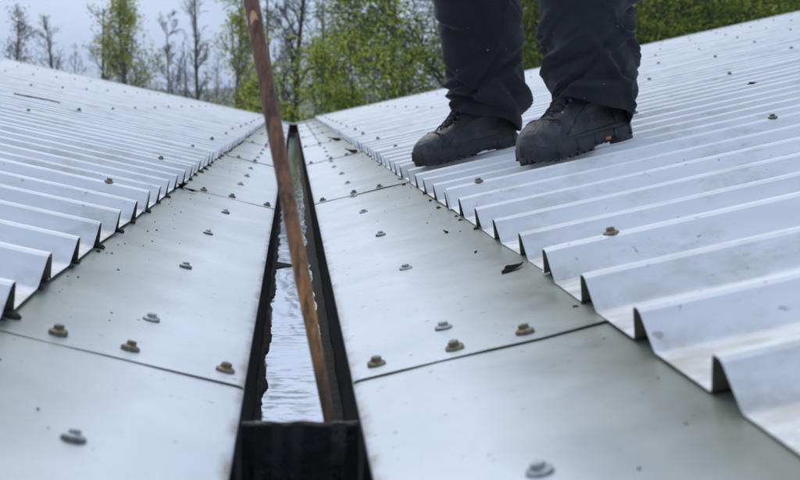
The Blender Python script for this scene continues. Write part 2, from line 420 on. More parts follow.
def make_flashing(side, x0, xe, seam0, L, midX, mid0, dmid, seamX, label):
    root = tag(empty('valley_flashing', (x0, 0, 0)), label, 'flashing')
    rnd = random.Random(31+side); ms = [flash_panel(side, x0, xe, L+.035, 3*s+side) for s in range(4)]
    y = seam0-2*L; k = 0; cnt = 0
    while y < YEND-.2:
        last = y+L > YEND-.2
        pnl = link('flashing_panel', ms[k % 4], root); pnl.location = (0, y, -.001)
        if last: pnl.scale = (1, (YEND+.0-y)/(L+.035), 1)
        def scr(X, Y, me, z=0):
            if Y < .35 or Y > YEND-.3 or last: return
            q = link('screw', me, pnl); lx = abs(X-x0); ly = Y-y
            q.location = (side*lx, ly, FS*lx + .0026*(1-ly/L) + .0004); q.rotation_euler = (rnd.uniform(-.12, .12), -side*math.atan(FS)+rnd.uniform(-.12, .12), rnd.uniform(0, 1.05))
        for X in seamX: scr(X+rnd.uniform(-.004, .004), y+.04+rnd.uniform(-.008, .008), SCO)
        my = mid0
        while my < y+L:
            if my > y+.075: scr(midX+rnd.uniform(-.006, .006), my+rnd.uniform(-.015, .015), SCG)
            my += dmid
        k += 1; y += L
    return root
make_flashing(1, XR, XER, 1.17*1.08, 2.07*1.08, .154*1.08, .816*1.08, .48*1.08, (.0765*1.08, .153*1.08, .218*1.08), 'white sheet flashing between the gutter and the roof carrying the person')
make_flashing(-1, XL, XEL, 1.145*1.08, 1.95*1.08, -.145*1.08, .887*1.08, .455*1.08, (-.065*1.08, -.145*1.08, -.215*1.08), 'white sheet flashing between the gutter and the empty roof')

# ------------------------------------------------------------------ gutter with its water
WZ = -.105                                   # water level
root = tag(empty('box_gutter', ((XL+XR)/2, 0, WZ-.04)), 'narrow black gutter trough running between the two flashings', 'gutter')
def wall_strip(xa, sgn, name):
    vs = []; fs = []; ny = 260; nz_ = 6
    for i in range(ny+1):
        y = -1.5+(YEND+1.5)*i/ny
        for j in range(nz_+1):
            z = -.006 - (.14)*j/nz_
            vs.append((xa - sgn*(.004*j/nz_ + .0035*noise.noise((y*9, z*22, sgn*3))*min(1, j)), y, z))
    for i in range(ny):
        for j in range(nz_): a = i*(nz_+1)+j; fs.append((a, a+1, a+nz_+2, a+nz_+1))
    n0 = len(vs)
    o = link(name, mesh(name, vs, fs, M['bitumen'], smooth=True), root); o.location = -Vector(root.location)
    s = o.modifiers.new('thickness', 'SOLIDIFY'); s.thickness = .006*(1 if sgn < 0 else -1); return o
wall_strip(XL-.001, -1, 'side_wall'); wall_strip(XR+.001, 1, 'side_wall')
b = MB(); b.box(((XL+XR)/2, YEND/2-.75, -.152), (XR-XL+.03, YEND+1.5, .012)); o = b.build('trough_floor', M['bitumen'], root); o.location = -Vector(root.location)
b = MB(); b.box(((XL+XR)/2, YEND+.005, -.075), (XR-XL+.02, .012, .15)); o = b.build('end_plate', M['bitumen'], root); o.location = -Vector(root.location)
# V-shaped white end cover bridging the flashings at the far end
b = MB()
for s_, xa in ((1, XR), (-1, XL)):
    n0 = len(b.v); w = .33
    for yy in (YEND-.12, YEND+.1):
        b.v += [Vector((xa-s_*.055, yy, -.004)), Vector((xa+s_*w, yy, FS*w+.006)), Vector((xa+s_*w, yy, FS*w+.018)), Vector((xa-s_*.055, yy, .010))]
    b.f += [tuple(n0+i for i in q) for q in ((0, 1, 2, 3), (4, 7, 6, 5), (0, 4, 5, 1), (1, 5, 6, 2), (2, 6, 7, 3), (3, 7, 4, 0))]
o = b.build('end_cover', M['trim'], root); o.location = -Vector(root.location)
# water sheet
nx, ny = 4, 2
me = mesh('water', [(XL-.004, -1.4, WZ), (XR+.004, -1.4, WZ), (XR+.004, YEND, WZ), (XL-.004, YEND, WZ)], [(0, 1, 2, 3)], M['water'])
tag(link('water', me), kind='structure')
# black sludge banks lying along both walls, their ragged edge in the water
def sludge(sgn, xw, wid, seed):
    vs = []; fs = []; ny = 2600; y0 = .4; wid0 = wid
    prof = [0, .35, .7, .92, 1.0]
    for i in range(ny+1):
        y = y0*((YEND-.05)/y0)**(i/ny)
        e = wid + .010*noise.noise((y*5, seed, 0)) +   .006*noise.noise((y*13, seed, 1)) + .004*abs(noise.noise((y*34, seed, 2))) + .001*noise.noise((y*110, seed, 3)) + (.06*math.exp(-((y-3.02)/.045)**2) if sgn < 0 else .02*math.exp(-((y-3.3)/.2)**2))
        e = max(.003, e)
        for t in prof:
            h = .005*(1-t**2) - (.003 if t == 1 else 0) + .002*noise.noise((y*40, t*4, seed))*(1-t)
            vs.append((xw - sgn*e*t, y, WZ+h))
    k = len(prof)
    for i in range(ny):
        for j in range(k-1): a = i*k+j; fs.append((a, a+1, a+k+1, a+k))
    return recalc(mesh('sludge', vs, fs, M['sludge'], smooth=True))
tag(link('sludge', sludge(1, XR, .021, 4.2)), 'black wet sludge bank along the gutter wall under the person', 'sludge', kind='stuff')
tag(link('sludge', sludge(-1, XL, .010, 8.7)), 'thin black sludge bank along the gutter wall under the empty roof', 'sludge', kind='stuff')

# ------------------------------------------------------------------ scraper: wooden pole with a dark board across the gutter
PY = 1.13                                    # board distance
def up_at(u, v, Y): return Vector(((u-293)*Y/1300, Y, H-(v-104)*Y/1300))
p_foot = up_at(326, 404, PY+.022); p_top = up_at(250, -6, PY+.10)
dirn = (p_top-p_foot).normalized()
base = p_foot - dirn*((p_foot.z-(WZ-.03))/dirn.z)
root = tag(empty('gutter_scraper', base), 'long brown wooden pole with a dark board at its foot, standing in the gutter', 'scraper')
L = 1.35; NP = 70; pts = []; rad = []
for i in range(NP+1):
    t = i/NP*L
    off = Vector((.0035*noise.noise((t*2.1, 1, 5)), .003*noise.noise((t*1.7, 4, 2)), 0))
    pts.append(dirn*t+off)
    rad.append((.0050 if t < .13 else .0050+(.0074-.0050)*min(1, (t-.13)/.15)) + .0005*noise.noise((t*14, 8, 1)))
b = MB(); b.tube(pts, rad, 20, wob=lambda i, a: 1+.05*noise.noise((math.cos(a)*1.5, math.sin(a)*1.5, i*.35)))
b.build('handle', M['wood'], root, smooth=True, ang=60)
# pale fresh chip high on the handle
ct = 0; best = min(range(NP), key=lambda i: abs((base+pts[i]).z-(H+(104-13)*(base+pts[i]).y/1300)))
cp = pts[best]; b = MB()
ring0 = []
for j in range(10):
    a = 2*math.pi*j/10; ring0.append(cp+Vector((-.0005+.0042*math.cos(a), -rad[best]*.93+.001*abs(math.cos(a)), .0095*math.sin(a)-(.004*math.cos(a)))))
b.rings([ring0, [p+Vector((0, -.0012, 0))*(.5) for p in ring0]]); b.build('chipped_patch', M['fresh_wood'], root)
# board
b = MB(); bw0, bw1 = XL+.004, XR-.004
rings = []
for i in range(25):
    x = bw0+(bw1-bw0)*i/24; zt = -.006+.0014*noise.noise((x*60, 0, 0)); zb = WZ-.025; n1 = .0012*noise.noise((x*110, 5, 0))
    rings.append([Vector((x, PY-.0045+n1, zt-.0025)), Vector((x, PY-.002, zt)), Vector((x, PY+.001, zt+.0002)), Vector((x, PY+.003, zt-.002)), Vector((x, PY+.004, zb)), Vector((x, PY-.006, zb)), Vector((x, PY-.007+n1*1.5, (zt+zb)/2))])
b.rings(rings); o = b.build('board', M['wetboard'], root); o.location = -base
o.data.polygons.foreach_set('use_smooth', [True]*len(o.data.polygons)); sharp(o.data, 40)

# ------------------------------------------------------------------ person
FACE = R(28)                                  # turned from straight down-slope towards the camera side
hipc = Vector((.555, 3.13, 1.07))
person = empty('person', (hipc.x, hipc.y, .14))
tag(person, 'person in dark navy work trousers and black work boots standing on the roof', 'person')
PO = Vector(person.location)
nrm = Vector((-math.sin(RA), 0, math.cos(RA)))
def crest_z(X): return ZE+.0035+RIBH/math.cos(RA)+RS*(X-XER)
def boot_matrix(toe, phi, L=.31):
    f = Vector((-math.cos(phi), -math.sin(phi), 0)); f = (f-nrm*f.dot(nrm)).normalized(); l = nrm.cross(f)
    heel = Vector((toe[0], toe[1], crest_z(toe[0]))) - f*L
    return Matrix(((f.x, l.x, nrm.x, heel.x), (f.y, l.y, nrm.y, heel.y), (f.z, l.z, nrm.z, heel.z), (0, 0, 0, 1)))
def lerp(tab, x):
    for (a, va), (b_, vb) in zip(tab, tab[1:]):
        if x <= b_:
            t = max(0, (x-a)/(b_-a)); t = t*t*(3-2*t) if False else t; return va+(vb-va)*t
    return tab[-1][1]
# half widths of the footprint along its length (outer, inner) for a boot 0.31 long; heel at 0
OUT = [(0, .0), (.004, .016), (.015, .027), (.035, .034), (.08, .036), (.13, .037), (.19, .047), (.235, .051), (.265, .047), (.288, .036), (.302, .020), (.31, .0)]
INN = [(0, .0), (.004, .016), (.015, .027), (.035, .034), (.08, .034), (.13, .033), (.19, .045), (.235, .050), (.268, .047), (.290, .037), (.303, .021), (.31, .0)]
def outline(N, grow=0., lat=1):
    """closed footprint loop, counter clockwise seen from above; lat=+1 puts the outer side on +y"""
    pts = []; A, B = (OUT, INN) if lat > 0 else (INN, OUT)
    for i in range(N):
        a = 2*math.pi*i/N; x = .155 - .155*math.cos(a); s = math.sin(a)
        w = lerp(A if s >= 0 else B, x)
        y = w if s >= 0 else -w
        pts.append(Vector((x, -y, 0)))
    # smooth
    for _ in range(2): pts = [(pts[i-1]+pts[i]*2+pts[(i+1) % N])/4 for i in range(N)]
    if grow:
        q = []
        for i in range(N):
            t = (pts[(i+1) % N]-pts[i-1]).normalized(); q.append(pts[i]+Vector((-t.y, t.x, 0))*grow)
        pts = q
    return pts
def make_boot(Mx, lat, seed):
    N = 72
    rt = empty('boot'); rt.parent = person; rt.matrix_local = Matrix.Translation(-PO) @ Mx
    ol = outline(N, 0, lat)
    sgn = 1 if sum((ol[i].x*ol[(i+1) % N].y-ol[(i+1) % N].x*ol[i].y) for i in range(N)) > 0 else -1
    grow = lambda g: outline(N, -g*sgn, lat)
    if (grow(.01)[0]-Vector((.155, 0, 0))).length < (ol[0]-Vector((.155, 0, 0))).length: grow = lambda g: outline(N, g*sgn, lat)
    # upper: stacked slices that recede from toe to ankle shaft
    FR = [(.020, .3085), (.032, .3095), (.045, .307), (.056, .300), (.066, .288), (.074, .270), (.080, .246), (.088, .218), (.098, .192), (.110, .172), (.125, .158), (.145, .150), (.20, .147)]
    BK = [(.020, .003), (.04, .000), (.07, .002), (.10, .010), (.13, .016), (.2, .016)]
    WS = [(.020, .97), (.040, 1.0), (.055, .985), (.068, .93), (.076, .88), (.084, .84), (.1, .86), (.12, .95), (.2, 1.02)]
    zs = [.020+.012*i/3 for i in range(3)] + [.032+(.082-.032)*(i/18) for i in range(18)] + [.083+(.17-.083)*i/20 for i in range(21)]
    rings = []
    for z in zs:
        xf, xb, ws = lerp(FR, z), lerp(BK, z), lerp(WS, z); r = []
        for i, p in enumerate(ol):
            t = p.x/.31; x = xb+(xf-xb)*t
            wn = p.y*ws
            if z > .062:        # blend towards a rounder ankle outline
                k = min(1, (z-.062)/.05); ang = math.atan2(p.y, p.x-.155); cx = (xf+xb)/2; hx = (xf-xb)/2
                ex = x; hw = .040+.004*k; tt = (x-cx)/hx; ey = (1 if p.y > 0 else -1)*hw*math.sqrt(max(0, 1-min(1, abs(tt))**2.3))
                wn = wn*(1-k)+ey*k
            cr = .0016*noise.noise((x*28, wn*28, z*34+seed)) + (.0016*math.sin(x*230+z*90)*max(0, 1-abs(x-.20)/.05) if z > .05 else 0)
            r.append(Vector((x, wn*(1+cr*10), z+cr)))
        rings.append(r)
    b = MB(); b.rings(rings, (True, False)); up = b.build('upper', M['leather'], rt, smooth=True)
    s = up.modifiers.new('s', 'SUBSURF'); s.levels = s.render_levels = 1
    # rubber toe cap, a proud shell over the front of the upper
    def shell(name, cond, th, mat):
        vs = []; fs = []; mp = {}
        me = up.data; me.update(); vn = [v.normal.copy() for v in me.vertices]
        for f in me.polygons:
            if len(f.vertices) == 4 and cond(f.center):
                q = []
                for i in f.vertices:
                    if i not in mp: mp[i] = len(vs); vs.append(me.vertices[i].co+vn[i]*th)
                    q.append(mp[i])
                fs.append(tuple(q))
        mm = mesh(name, vs, fs, mat, smooth=True); o = link(name, mm, rt)
        so = o.modifiers.new('t', 'SOLIDIFY'); so.thickness = th*1.5; so.offset = -1
        s2 = o.modifiers.new('s', 'SUBSURF'); s2.levels = s2.render_levels = 1
        return o
    shell('toe_cap', lambda c: c.x > .240+.25*max(0, .075-c.z)-.35*abs(c.y)*.0 and c.z < .088, .0042, M['toe_rubber'])
    shell('heel_counter', lambda c: c.x < .062-.25*max(0, c.z-.06) and c.z < .105, .0024, M['rubber'])
    shell('side_rand', lambda c: c.z < .040, .0026, M['rubber'])
    # seam ridges on the quarter, both sides
    for ys in (1, -1):
        bb = MB(); P = []
        for k in range(12):
            t = k/11; x = .225-.115*t; z = .046+.050*math.sin(t*math.pi*.55)
            best = min((v.co for v in up.data.vertices if v.co.y*ys > 0), key=lambda c: abs(c.x-x)+abs(c.z-z)*1.2)
            P.append(best+Vector((0, ys*.001, 0)))
        bb.tube(P, .0016, 6); bb.build('seam', M['leather'], rt, smooth=True)
    P = []
    for k in range(23):
        y = .0455*math.sin((k/22-.5)*math.pi)
        xx = .247-.010*(abs(y)/.045)**2
        c = [v.co for v in up.data.vertices if abs(v.co.x-xx) < .009 and abs(v.co.y-y) < .006]
        if c: q = max(c, key=lambda v: v.z); P.append(Vector((xx, y, q.z+.0030)))
    P = [(P[max(i-1, 0)]+P[i]+P[min(i+1, len(P)-1)])/3 for i in range(len(P))]
    bb = MB(); bb.tube(P, .0024, 6); bb.build('toe_seam', M['leather'], rt, smooth=True)
    # sole: welt, midsole, heel block and lugs
    b = MB(); zs2 = [(.0032, -.001), (.007, .0022), (.020, .0040), (.031, .0036), (.034, .0015)]
    rr = []
    for z, g_ in zs2:
        lp = grow(g_)
        rr.append([Vector((p.x, p.y, z + (.010*max(0, (p.x-.27)/.04)**2) + (.007*math.exp(-((p.x-.105)/.03)**2) if z < .0075 else 0))) for p in lp])
    b.rings(rr); sole = b.build('sole', M['rubber'], rt, smooth=True, ang=45)
    lp = grow(.0035)
    for i in range(0, N, 2):
        p = lp[i]; x = p.x
        if .075 < x < .135: continue
        q = lp[(i+1) % N]; t = (q-lp[i-1]).normalized(); nn = Vector((.155+(x-.155)*.5, 0, 0))-p; nn = nn.normalized()
        lift = .010*max(0, (x-.27)/.04)**2
        bb = MB(); c = p+nn*.010
        Mb = Matrix(((t.x, nn.x, 0, c.x), (t.y, nn.y, 0, c.y), (0, 0, 1, .0075+lift*.8), (0, 0, 0, 1)))
        bb.box((0, .004, -.001), (.0105 if 0.02 < x < .29 else .007, .024, .0135), Mb); bb.build('tread_lug', M['rubber'], sole)
    # raised sole waves up the side of the sole
    for i in range(0, N, 5):
        bb = MB()
        p = grow(.0030)[i]; x = p.x; lift = .010*max(0, (x-.27)/.04)**2
        bb.tube([p+Vector((0, 0, .010+lift)), p+Vector((0, 0, .029+lift+.005*math.sin(i*1.3)))], [.0055, .0025], 8)
        bb.build('sole_rib', M['rubber'], sole, smooth=True)
    # orange accents
    for ys in (1, -1):
        bb = MB(); bb.box((.100, ys*.0352, .0150), (.016, .004, .006)); bb.build('arch_accent', M['orange'], sole)
    # tongue, laces and hooks over the instep
    def ridge(x):
        c = [v.co.z for v in up.data.vertices if abs(v.co.x-x) < .008 and abs(v.co.y) < .014]
        return max(c) if c else .1
    rows = [(.226, .083), (.208, .0925), (.191, .1035), (.177, .1145), (.166, .128), (.160, .142)]
    bb = MB(); ringsT = []
    for x, z in [(.238, .083)]+rows+[(.158, .162)]:
        w = .019; ringsT.append([Vector((x, -w, z-.004)), Vector((x, 0, z+.0035)), Vector((x, w, z-.004)), Vector((x-.004, 0, z-.008))])
    bb.rings(ringsT); bb.build('tongue', M['leather'], rt, smooth=True)
    for i, (x, z) in enumerate(rows):
        w = .024
        for s_ in (1, -1):
            x2, z2 = rows[min(i+1, 5)]
            P = [Vector((x-.006, -s_*w, z-.010)), Vector((x-.002, -s_*.014, z+.003)), Vector(((x+x2)/2, 0, (z+z2)/2+.0065+s_*.0015)), Vector((x2-.002, s_*.014, z2+.003)), Vector((x2-.006, s_*w, z2-.010))]
            bb = MB(); bb.tube(P, .0023, 7); bb.build('lace', M['lace'], rt, smooth=True)
            bb = MB(); bb.tube([Vector((x-.006, s_*w*.92, z-.011)), Vector((x-.003, s_*(w+.003), z-.005))], [.0052, .0036], 8)
            bb.build('eyelet', M['orange'] if i == 1 else M['rubber'], rt, smooth=True)
    bb = MB(); rr = [[Vector((.081+.066*k*math.cos(a), .046*k*math.sin(a), z)) for a in [2*math.pi*j/28 for j in range(28)]] for k, z in ((1.0, .140), (1.07, .150), (1.07, .166), (1.0, .174), (.9, .168))]
    bb.rings(rr, (False, False)); bb.build('padded_collar', M['cloth'], rt, smooth=True)
    return rt
near_toe, far_toe = (.492, 2.735), (.325, 3.40)
BN = boot_matrix(near_toe, R(36), .334) @ Matrix.Scale(.334/.31, 4); BF = boot_matrix(far_toe, R(21))
bn = make_boot(BN, 1, 1.7); bf = make_boot(BF, -1, 6.1)
tag(bn, 'left boot, seen from its outer side'); tag(bf, 'right boot with its toe at the roof edge')

# trousers: one mesh, two legs with creases that bunch above the boots
def smoothpath(P, n):
    out = []
    for i in range(n+1):
        t = i/n*(len(P)-1); k = min(int(t), len(P)-2); u = t-k
        p0 = P[max(k-1, 0)]; p1 = P[k]; p2 = P[k+1]; p3 = P[min(k+2, len(P)-1)]
        out.append(.5*((2*p1)+(p2-p0)*u+(2*p0-5*p1+4*p2-p3)*u*u+(-p0+3*p1-3*p2+p3)*u**3))
    return out
def leg_rings(P, Rr, seed, facing, side):
    rnd = random.Random(seed); n = 150; N = 80; pts = smoothpath([Vector(p) for p in P], n); rr = []
    creases = []
    for k in range(34):
        h = abs(rnd.gauss(0, .13)) if k < 19 else rnd.uniform(.05, .6)
        creases.append((h+.012, rnd.uniform(0, 2*math.pi), rnd.choice((-1, 1))*rnd.uniform(.015, .11), rnd.uniform(.008, .017), rnd.uniform(.008, .0175)*(1 if rnd.random() < .6 else -1), rnd.uniform(.6, 1.35)))
    L = [0]
    for i in range(1, n+1): L.append(L[-1]+(pts[i]-pts[i-1]).length)
    for i, c in enumerate(pts):
        h = L[i]
        ring = []; R0 = lerp(Rr, h)
        for j in range(N):
            a = 2*math.pi*j/N
            d = 0.
            for (h0, a0, sl, wd, am, spn) in creases:
                da = (a-a0+math.pi) % (2*math.pi)-math.pi
                win = max(0, math.cos(min(math.pi/2, abs(da)/spn)))**1.5
                if win > 0:
                    x = (h-h0-sl*da-.012*da*da)/wd
                    if abs(x) < 3: d += am*win*(math.exp(-x*x)-.45*math.exp(-(x-1.5)**2))
            d += .006*noise.noise((math.cos(a)*1.6+seed, math.sin(a)*1.6, h*7)) + .0025*noise.noise((math.cos(a)*4+seed, math.sin(a)*4, h*26))
            fa = a-facing
            ry = R0*(1.0+.10*math.cos(2*fa)) + d*(1.0 if h > .02 else h/.02*.7+.3)
            if h < .004: ry *= .985
            z = c.z
            if h < .09: z += (-.036*(-math.cos(fa))*(1-h/.09)*1.0) + .006*math.sin(3*a+seed)*(1-h/.09) + .135*math.cos(a)*R0*1.0*(1-h/.09)
            ring.append(Vector((c.x+math.cos(a)*ry, c.y+math.sin(a)*ry, z)))
        rr.append(ring)
    inner = [[(p-pts[0])*.965+pts[0]+Vector((0, 0, .0015)) for p in rr[0]], [(p-pts[0])*.95+pts[0]+Vector((0, 0, .03)) for p in rr[0]], ]
    return inner[::-1]+rr
RADS = [(0, .086), (.05, .094), (.14, .097), (.22, .102), (.36, .107), (.46, .108), (.7, .112), (.95, .115)]
fn = math.pi+R(36); ff = math.pi+R(21)
near_P = [(.660, 2.862, .252), (.658, 2.878, .37), (.655, 2.915, .52), (.652, 2.935, .66), (.628, 2.985, .86), (.598, 3.045, 1.06)]
far_P = [(.518, 3.478, .225), (.512, 3.465, .34), (.490, 3.43, .50), (.478, 3.40, .64), (.492, 3.31, .85), (.515, 3.225, 1.06)]
b = MB(); b.rings([[p-PO for p in r] for r in leg_rings(near_P, RADS, 3, fn, 1)], (False, True))
b.rings([[p-PO for p in r] for r in leg_rings(far_P, [(h, r*1.02) for h, r in RADS], 11, ff, -1)], (False, True))
hipdir = math.atan2(3.225-3.045, .515-.598); rr = []
for z, a_, b_ in ((.93, .06, .05), (.97, .165, .115), (1.04, .19, .125), (1.12, .185, .12), (1.2, .165, .115)):
    rr.append([Vector((hipc.x, hipc.y, z))+Vector((math.cos(hipdir)*a_*math.cos(t)-math.sin(hipdir)*b_*math.sin(t), math.sin(hipdir)*a_*math.cos(t)+math.cos(hipdir)*b_*math.sin(t), 0))-PO for t in [2*math.pi*j/36 for j in range(36)]])
b.rings(rr); b.build('trousers', M['cloth'], person, smooth=True)

# body: one continuous skinned figure (mostly above the picture), facing down-slope
fd = Vector((-math.cos(FACE), -math.sin(FACE), 0)); ld = Vector((-fd.y, fd.x, 0))       # forward, left
def bp(f_, l_, z): return hipc+fd*f_+ld*l_+Vector((0, 0, z-hipc.z))-PO
V = []; E = []; RD = []
def chain(start, items):
    prev = start
    for p, r in items:
        V.append(p); RD.append(r); i = len(V)-1
        if prev is not None: E.append((prev, i))
        prev = i
    return prev
pel = chain(None, [(bp(0, 0, 1.07), .12)])
chest = chain(pel, [(bp(0, 0, 1.2), .115), (bp(.01, 0, 1.36), .13), (bp(.0, 0, 1.48), .12)])
nk = chain(chest, [(bp(.0, 0, 1.565), .055), (bp(.015, 0, 1.63), .055), (bp(.035, 0, 1.71), .085), (bp(.03, 0, 1.79), .082), (bp(.02, 0, 1.84), .05)])
for s_, an in ((1, Vector(near_P[0])), (-1, Vector(far_P[0]))):
    P = near_P if s_ > 0 else far_P
    chain(pel, [(Vector(P[5])-PO, .085), (Vector(P[4])-PO, .075), (Vector(P[3])-PO, .055), (Vector(P[1])-PO, .042), ((BN if s_ > 0 else BF) @ Vector((.082, 0, .135))-PO, .024)])
    wr = chain(chest, [(bp(0, s_*.17, 1.50), .06), (bp(-.01, s_*.21, 1.36), .048), (bp(-.02, s_*.25, 1.22), .042), (bp(.04, s_*.26, 1.09), .036), (bp(.09, s_*.25, .99), .026)])
    pm = chain(wr, [(bp(.115, s_*.245, .94), .028), (bp(.13, s_*.24, .90), .024)])
    for q in range(4):
        o_ = -.027+.018*q; ln = (.028, .033, .031, .024)[q]
        chain(pm, [(bp(.135+o_*.6, s_*(.24+.004), .875), .0095), (bp(.142+o_*.7, s_*.236, .875-ln), .0085), (bp(.135+o_*.7, s_*.226, .875-1.8*ln), .0075)])
    chain(wr, [(bp(.14, s_*.222, .945), .012), (bp(.155, s_*.21, .915), .0095), (bp(.16, s_*.205, .89), .008)])
me = bpy.data.meshes.new('body'); me.from_pydata([tuple(v) for v in V], E, []); me.materials.append(M['skin'])
body = link('body', me, person)
sk = body.modifiers.new('skin', 'SKIN'); sk.use_smooth_shade = True
for i, d_ in enumerate(me.skin_vertices[0].data): d_.radius = (RD[i], RD[i]); d_.use_root = (i == 0)
ss = body.modifiers.new('sub', 'SUBSURF'); ss.levels = ss.render_levels = 2
# jacket
b = MB(); rr = []
for z, a_, b_ in ((1.02, .215, .155), (1.1, .21, .15), (1.25, .2, .145), (1.4, .215, .15), (1.5, .2, .135), (1.56, .13, .1), (1.60, .075, .075)):
    rr.append([bp(b_*math.cos(t)*(1+.02*math.sin(5*t+z*20)), a_*math.sin(t), z) for t in [2*math.pi*j/40 for j in range(40)]])
b.rings(rr, (True, False))
for s_ in (1, -1):
    b.tube([bp(0, s_*.12, 1.51), bp(0, s_*.185, 1.48), bp(-.01, s_*.215, 1.36), bp(-.02, s_*.255, 1.22), bp(.04, s_*.262, 1.09), bp(.085, s_*.252, 1.0)], [.075, .08, .07, .064, .056, .048], 18)
b.build('jacket', M['jacket'], person, smooth=True)
# hair and facial features
b = MB(); hc = bp(.028, 0, 1.765)
rr = []
for k in range(9):
    ph = math.pi/2*(k/8)*1.05; z = math.sin(math.pi/2-ph)*.112; r_ = math.cos(math.pi/2-ph)
    rr.append([hc+fd*(.099*r_*math.cos(t)-.012)+ld*(.085*r_*math.sin(t))+Vector((0, 0, z-.03*max(0, -math.cos(t))*k/8)) for t in [2*math.pi*j/28 for j in range(28)]])
b.rings(rr[1:], (True, False)); b.build('hair', M['hair'], person, smooth=True)
for s_ in (1, -1):
    b = MB(); b.tube([bp(.105, s_*.031, 1.735), bp(.117, s_*.031, 1.735)], [.012, .006], 10); b.build('eye', M['hair'], person, smooth=True)
    b = MB(); b.tube([bp(.01, s_*.08, 1.70), bp(.0, s_*.092, 1.73), bp(.0, s_*.09, 1.755)], [.010, .015, .008], 8); b.build('ear', M['skin'], person, smooth=True)
b = MB(); b.tube([bp(.115, 0, 1.74), bp(.135, 0, 1.705), bp(.115, 0, 1.695)], [.009, .014, .012], 10); b.build('nose', M['skin'], person, smooth=True)
b = MB(); b.tube([bp(.108, .024, 1.668), bp(.119, 0, 1.667), bp(.108, -.024, 1.668)], [.004, .006, .004], 8); b.build('mouth', M['redleaf'], person, smooth=True)

# ------------------------------------------------------------------ litter on the flashings and sheets
def flash_z(X): return FS*(X-XR) if X > 0 else FS*(XL-X)
def from_px(u, v, level='flashR', dz=0):
    if level == 'flashR': k, x0, s_ = FS, H+FS*XR, 1
    elif level == 'flashL': k, x0, s_ = FS, H-FS*XL, -1
    elif level == 'roofR': k, x0, s_ = RS, H-(ZE+RIBH+.0035)+RS*XER, 1
    else: k, x0, s_ = RS, H-(ZE+RIBH+.0035)-RS*XEL, -1
    Yf = (x0-abs(dz))/((v-104)+k*s_*(u-293)); Y = Yf*1300; X = Yf*(u-293); return Vector((X, Y, H-(v-104)*Yf))
def leaf_obj(pos, size, rot, mat, label, curl=.3, asp=.35, name='dead_leaf', tilt=0):
    vs = []; fs = []; n = 10
    for i in range(n+1):
        t = i/n; w = asp*math.sin(math.pi*min(1, t*1.02)**.8)*(1+.2*math.sin(t*17)); zc = curl*.3*(t-.5)**2
        for s_ in (-1, -.5, 0, .5, 1): vs.append((size*(t-.5), size*w*s_*.5, size*(zc + curl*.22*abs(s_)*w*2 + .02*math.sin(9*t+s_*3))))
    for i in range(n):
        for j in range(4): a = i*5+j; fs.append((a, a+1, a+6, a+5))
    o = link(name, mesh(name, vs, fs, mat, smooth=True)); o.location = pos; o.rotation_euler = (0, tilt, rot)
    s = o.modifiers.new('t', 'SOLIDIFY'); s.thickness = size*.02; s.offset = 1
    return tag(o, label, 'leaf')
TR = -math.atan(FS); TL = math.atan(FS)
leaf_obj(from_px(513, 268, 'flashR', -.004), .046, .75, M['deadleaf'], 'large black dead leaf lying against the roof edge below the person', .28, .36, tilt=TR)
leaf_obj(from_px(139, 320, 'flashL', -.001), .008, .3, M['redleaf'], 'tiny red leaf scrap beside a grey screw on the flashing', .3, .4, tilt=TL)
leaf_obj(from_px(508, 294, 'flashR', -.001), .008, 1.0, M['redleaf'], 'tiny orange leaf scrap below the large dead leaf', .3, .5, tilt=TR)
leaf_obj(from_px(478, 337, 'flashR', -.001), .007, 0.4, M['redleaf'], 'tiny orange leaf scrap beside the flashing seam', .3, .5, tilt=TR)
leaf_obj(from_px(446, 232, 'flashR', -.002), .022, 1.9, M['deadleaf'], 'small dark leaf scrap on the green-stained flashing', .4, .3, tilt=TR)
leaf_obj(from_px(476, 252, 'flashR', -.002), .014, 1.2, M['deadleaf'], 'thin dark leaf sliver standing on the flashing near the large dead leaf', .5, .25, tilt=TR)
leaf_obj(from_px(183, 186, 'flashL', -.006), .06, 1.9, M['deadleaf'], 'dark dead leaf caught under the edge of the empty roof', .5, .4, tilt=TL)
leaf_obj(from_px(192, 191, 'flashL', -.004), .035, .6, M['deadleaf'], 'short dark leaf lying just below the leaf under the empty roof edge', .5, .4, tilt=TL)
leaf_obj(from_px(352, 152, 'flashR', -.008), .10, 2.2, M['deadleaf'], 'dark leaf lump on the flashing seam far along the gutter', .5, .4, tilt=TR)
leaf_obj(from_px(336, 140, 'flashR', -.008), .12, 2.6, M['deadleaf'], 'dark leaf lump beyond the seam, close to the far gutter end', .5, .4, tilt=TR)
leaf_obj(from_px(753, 84, 'roofR', -.006), .034, .3, M['deadleaf'], 'small grey-brown leaf scrap on the roof above the person\'s heel', .7, .5, tilt=-RA)
def twig_obj(P, r, label):
    b = MB(); pts = smoothpath([Vector(p) for p in P], 14); c = pts[0].copy()
    b.tube([p-c for p in pts], [r*(1-.5*i/14)*(1+.2*math.sin(i*2)) for i in range(15)], 7)
    o = b.build('twig', M['twig'], smooth=True); o.location = c; return tag(o, label, 'twig')
twig_obj([from_px(14, 94, 'roofL', -.004), from_px(32, 97.2, 'roofL', -.007), from_px(50, 100.5, 'roofL', -.005), from_px(60, 103, 'roofL', -.004)], .0038, 'long thin dark twig lying on the empty corrugated roof')
